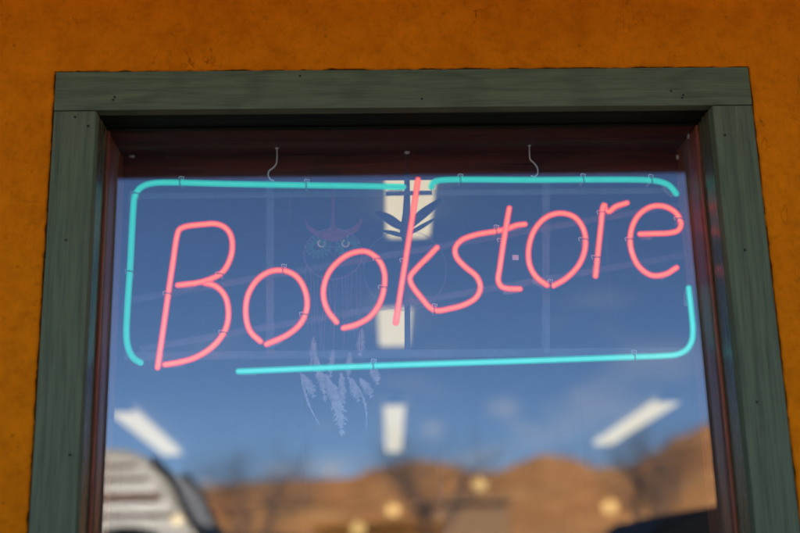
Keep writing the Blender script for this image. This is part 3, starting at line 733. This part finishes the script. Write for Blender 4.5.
def vehicle(name, label, loc, rz, prof, sidewin, wheels, hw, paint, stripes=(), screens=(), lamps_z=.75, rack=False, group=None, inset=.12, zt=1.0, length=(-2.3, 2.3)):
    th = thing(name, label, 'camper van' if name == 'camper_van' else 'car', loc, group)
    def lo(o):                                                     # parts in the vehicle's own frame
        o.location = (0, 0, 0); return o
    bm = bmesh.new(); loft(bm, smoothp(prof), hw, inset, zt); body = lo(obj('body', bm, paint, th, True))
    def side_y(z): return hw * (1 - inset * max(0, z - zt))
    for s in (-1, 1):
        for wn in sidewin:
            bm = bmesh.new(); f1 = [bm.verts.new((x, s * (side_y(z) + .006), z)) for x, z in smoothp(wn, k=2)]; f2 = [bm.verts.new((v.co.x, v.co.y - s * .03, v.co.z)) for v in f1]
            n = len(f1); bm.faces.new(f1); bm.faces.new(f2[::-1])
            for i in range(n): bm.faces.new((f1[i], f1[(i + 1) % n], f2[(i + 1) % n], f2[i]))
            lo(obj('side_window', bm, M['carglass'], th))
        for (x0, x1, z0, z1) in stripes:
            bm = bmesh.new(); v = [(x0, z0), (x1, z0), (x1, z1), (x0, z1)]
            f1 = [bm.verts.new((x, s * (side_y(z) + .004), z)) for x, z in v]; f2 = [bm.verts.new((q.co.x, q.co.y - s * .02, q.co.z)) for q in f1]
            bm.faces.new(f1); bm.faces.new(f2[::-1])
            for i in range(4): bm.faces.new((f1[i], f1[(i + 1) % 4], f2[(i + 1) % 4], f2[i]))
            lo(obj('side_stripe', bm, M['brownst'], th))
    for (xa, za, xb, zb) in screens:
        d = Vector((xb - xa, 0, zb - za)).normalized(); n = Vector((-d.z, 0, d.x)); 
        if n.x * xa < 0: n = -n
        bm = bmesh.new(); vs = []
        for off in (.012, -.03):
            for (x, z, s) in ((xa, za, -1), (xa, za, 1), (xb, zb, 1), (xb, zb, -1)):
                vs.append(bm.verts.new((x + n.x * off, s * (side_y(z) - .12), z + n.z * off)))
        for f in ((0, 1, 2, 3), (7, 6, 5, 4), (0, 4, 5, 1), (1, 5, 6, 2), (2, 6, 7, 3), (3, 7, 4, 0)): bm.faces.new([vs[i] for i in f])
        lo(obj('windscreen', bm, M['carglass'], th))
    if name == 'camper_van':
        for s in (-1, 1):
            bm = bmesh.new(); tube(bm, [(x, s * (side_y(z) - .03), z) for x, z in ((1.24, 2.46), (1.37, 2.33), (1.56, 1.97), (1.98, 1.40))], .032, 8); lo(obj('windscreen_pillar', bm, M['tyre'], th, True))
    for wx in wheels:
        for s in (-1, 1):
            bm = bmesh.new(); disc(bm, (wx, s * (hw - .2), .34), (0, s, 0), .34, .215, 28); w = lo(obj('wheel', bm, M['tyre'], th, True))
            bm = bmesh.new(); disc(bm, (wx, s * (hw + .012), .34), (0, s, 0), .21, .012, 20)
            rm = obj('rim', bm, M['rim'], w, True); rm.location = (0, 0, 0)
    for s in (-1, 1):
        bm = bmesh.new(); ball(bm, (length[1] - .06, s * (hw - .28), lamps_z), .1, (.6, 1.5, 1)); lo(obj('headlight', bm, M['lens'], th, True))
        bm = bmesh.new(); box(bm, (length[0] - .015, s * (hw - .12), lamps_z), (length[0] + .05, s * (hw - .3), lamps_z + .3), .01); lo(obj('tail_light', bm, M['red'], th))
        bm = bmesh.new(); ball(bm, (length[1] - 1.25, s * (hw + .1), lamps_z + .45), .1, (.6, 1, .8)); lo(obj('wing_mirror', bm, paint, th, True))
    for x in (length[0], length[1]):
        bm = bmesh.new(); box(bm, (x - .06, -hw + .1, .32), (x + .06, hw - .1, .52), .03); lo(obj('bumper', bm, M['tyre'], th))
    if rack:
        for s in (-1, 1):
            bm = bmesh.new(); zt_ = max(z for _, z in prof); tube(bm, [(-1.4, s * .55, zt_ - .02), (-1.3, s * .55, zt_ + .06), (.6, s * .55, zt_ + .06), (.7, s * .55, zt_ - .03)], .02, 8); lo(obj('roof_rail', bm, M['rim'], th))
    th.rotation_euler.z = rz
    return th
SUV = [(-2.25, .35), (2.25, .35), (2.3, .75), (2.15, 1.0), (1.15, 1.13), (.35, 1.78), (-.4, 1.88), (-1.95, 1.82), (-2.3, 1.15)]
suvwin = [[(.95, 1.16), (.30, 1.68), (-.35, 1.74), (-.35, 1.16)], [(-.45, 1.16), (-.45, 1.74), (-1.25, 1.72), (-1.25, 1.16)], [(-1.35, 1.16), (-1.35, 1.71), (-1.85, 1.66), (-2.0, 1.2)]]
VAN = [(-2.7, .35), (2.55, .35), (2.65, .85), (2.45, 1.15), (2.0, 1.35), (1.55, 1.95), (1.40, 2.3), (1.02, 2.58), (-2.2, 2.62), (-2.7, 2.3)]
vanwin = [[(1.7, 1.32), (1.32, 1.9), (.75, 1.9), (.75, 1.32)], [(.5, 1.4), (.5, 1.86), (-.7, 1.86), (-.7, 1.4)], [(-1.0, 1.4), (-1.0, 1.86), (-2.2, 1.86), (-2.2, 1.4)]]
p = refl(195, 500, 9.6)
vehicle('camper_van', 'white high roofed camper van with brown stripes reflected at the lower left', (p.x - 1.62, p.y - 1.0, -.05), 0, VAN, vanwin, (1.7, -1.6), 1.0, M['white'], ((-2.5, 1.1, 2.40, 2.425), (-2.5, 1.2, 2.29, 2.315), (-2.5, 1.32, 2.12, 2.18), (-2.5, 1.45, 1.99, 2.01), (-2.5, 2.2, .95, 1.05)), ((1.97, 1.40, 1.58, 1.92),), .8, False, None, .10, 1.2, (-2.7, 2.62))
p = refl(650, 512, 6.9)
vehicle('parked_car', 'black estate car with silver roof rails reflected at the lower right corner', (p.x + .55, p.y - .95, -.012), math.pi, SUV, suvwin, (1.42, -1.42), .93, M['black'], (), ((1.13, 1.16, .38, 1.75), (-2.28, 1.2, -1.98, 1.78)), .78, False, 'dark cars parked in front of the shop')
p = refl(205, 510, 11.2)
vehicle('parked_car', 'black car reflected just right of the white camper van', (p.x, p.y - 2, -.012), R(90), SUV, suvwin, (1.42, -1.42), .93, M['black'], (), ((1.13, 1.16, .38, 1.75), (-2.28, 1.2, -1.98, 1.78)), .78, False, 'dark cars parked in front of the shop')

# ------------------------------------------------------------------ camera
cam = bpy.data.cameras.new('camera'); co = bpy.data.objects.new('camera', cam); COL.objects.link(co)
cam.lens = 50; cam.sensor_width = 36; cam.sensor_fit = 'HORIZONTAL'; cam.clip_start = .05; cam.clip_end = 9000
co.matrix_world = Matrix(((rt.x, up.x, -fw.x, CAM.x), (rt.y, up.y, -fw.y, CAM.y), (rt.z, up.z, -fw.z, CAM.z), (0, 0, 0, 1)))
cam.dof.use_dof = True; cam.dof.aperture_fstop = 1.5; cam.dof.focus_distance = (at(405, 265, YS) - CAM).dot(fw)
sc.camera = co

# ------------------------------------------------------------------ light
SE, SR = 44, 20
w = bpy.data.worlds.new('World'); sc.world = w; w.use_nodes = True; nt = w.node_tree; nt.nodes.clear()
out = nt.nodes.new('ShaderNodeOutputWorld'); bg = nt.nodes.new('ShaderNodeBackground'); sky = nt.nodes.new('ShaderNodeTexSky')
sky.sky_type = 'NISHITA'; sky.sun_disc = False; sky.sun_elevation = R(SE); sky.sun_rotation = R(SR)
sky.altitude = 2600; sky.air_density = .95; sky.dust_density = .05; sky.ozone_density = 6.0
tc = N(nt, 'ShaderNodeTexCoord'); sp = N(nt, 'ShaderNodeSeparateXYZ'); nt.links.new(tc.outputs['Generated'], sp.inputs[0])
mp = N(nt, 'ShaderNodeMapping'); mp.inputs['Scale'].default_value = (6, 6, 17); mp.inputs['Location'].default_value = (.4, 0, .35); nt.links.new(tc.outputs['Generated'], mp.inputs['Vector'])
cn = noise_n(nt, 1.0, mp.outputs[0], 7, .55, .3)
cm = ramp(nt, cn, [(.56, (0, 0, 0)), (.74, (.55, .55, .55))])
el = ramp(nt, sp.outputs['Z'], [(.0, (1, 1, 1)), (.11, (1, 1, 1)), (.24, (.0, .0, .0))])
msk = mixc(nt, 1.0, cm, el, 'MULTIPLY')
cs = msk
for (qx, qy, wx, wy, amp) in ((285, 469, 62, 9, .9), (330, 470, 30, 8, .8), (210, 484, 34, 12, .9), (505, 409, 34, 22, .42), (432, 430, 26, 24, .35), (520, 428, 26, 14, .25), (600, 300, 70, 20, .10)):
    d0 = (refl(qx, qy, 4000) - CAM); d0.normalize()
    wv_ = (refl(qx + wx, qy, 4000) - refl(qx, qy, 4000)).length / 4000; hv = (refl(qx, qy + wy, 4000) - refl(qx, qy, 4000)).length / 4000
    vm_ = N(nt, 'ShaderNodeVectorMath', operation='SUBTRACT'); nt.links.new(tc.outputs['Generated'], vm_.inputs[0]); vm_.inputs[1].default_value = tuple(d0)
    vs_ = N(nt, 'ShaderNodeVectorMath', operation='MULTIPLY'); nt.links.new(vm_.outputs[0], vs_.inputs[0]); vs_.inputs[1].default_value = (1 / wv_, 1 / wv_, 1 / hv)
    ln = N(nt, 'ShaderNodeVectorMath', operation='LENGTH'); nt.links.new(vs_.outputs[0], ln.inputs[0])
    m2_ = N(nt, 'ShaderNodeMapping'); m2_.inputs['Scale'].default_value = (55, 55, 120); nt.links.new(tc.outputs['Generated'], m2_.inputs['Vector'])
    ns = N(nt, 'ShaderNodeMath', operation='ADD'); nt.links.new(ln.outputs['Value'], ns.inputs[0]); nn = N(nt, 'ShaderNodeMath', operation='MULTIPLY'); nt.links.new(noise_n(nt, 1.0, m2_.outputs[0], 5, .6), nn.inputs[0]); nn.inputs[1].default_value = .8; nt.links.new(nn.outputs[0], ns.inputs[1])
    bl = ramp(nt, ns.outputs[0], [(.45, (amp,) * 3), (1.0, (0, 0, 0))])
    cs = mixc(nt, 1.0, cs, bl, 'ADD')
msk = cs
c2 = mixc(nt, msk, sky.outputs[0], (9.0, 8.6, 8.4))
nt.links.new(c2, bg.inputs[0]); bg.inputs[1].default_value = .10; nt.links.new(bg.outputs[0], out.inputs[0])
sl = bpy.data.lights.new('sun', 'SUN'); so = bpy.data.objects.new('sun', sl); COL.objects.link(so)
sl.energy = 5.0; sl.angle = R(.5); sl.color = (1, .93, .82)
sd = Vector((math.sin(R(SR)) * math.cos(R(SE)), math.cos(R(SR)) * math.cos(R(SE)), math.sin(R(SE))))
so.rotation_euler = sd.to_track_quat('Z', 'Y').to_euler()

for o in bpy.data.objects:
    if '_w' in o: del o['_w']
sc.view_settings.view_transform = 'Standard'; sc.view_settings.look = 'None'; sc.view_settings.gamma = 1
sc.view_settings.use_curve_mapping = False; sc.view_settings.exposure = EXPOSURE
sc.cycles.use_denoising = True
sc.cycles.max_bounces = 10; sc.cycles.transparent_max_bounces = 24; sc.cycles.caustics_reflective = True
sc.cycles.sample_clamp_indirect = 6
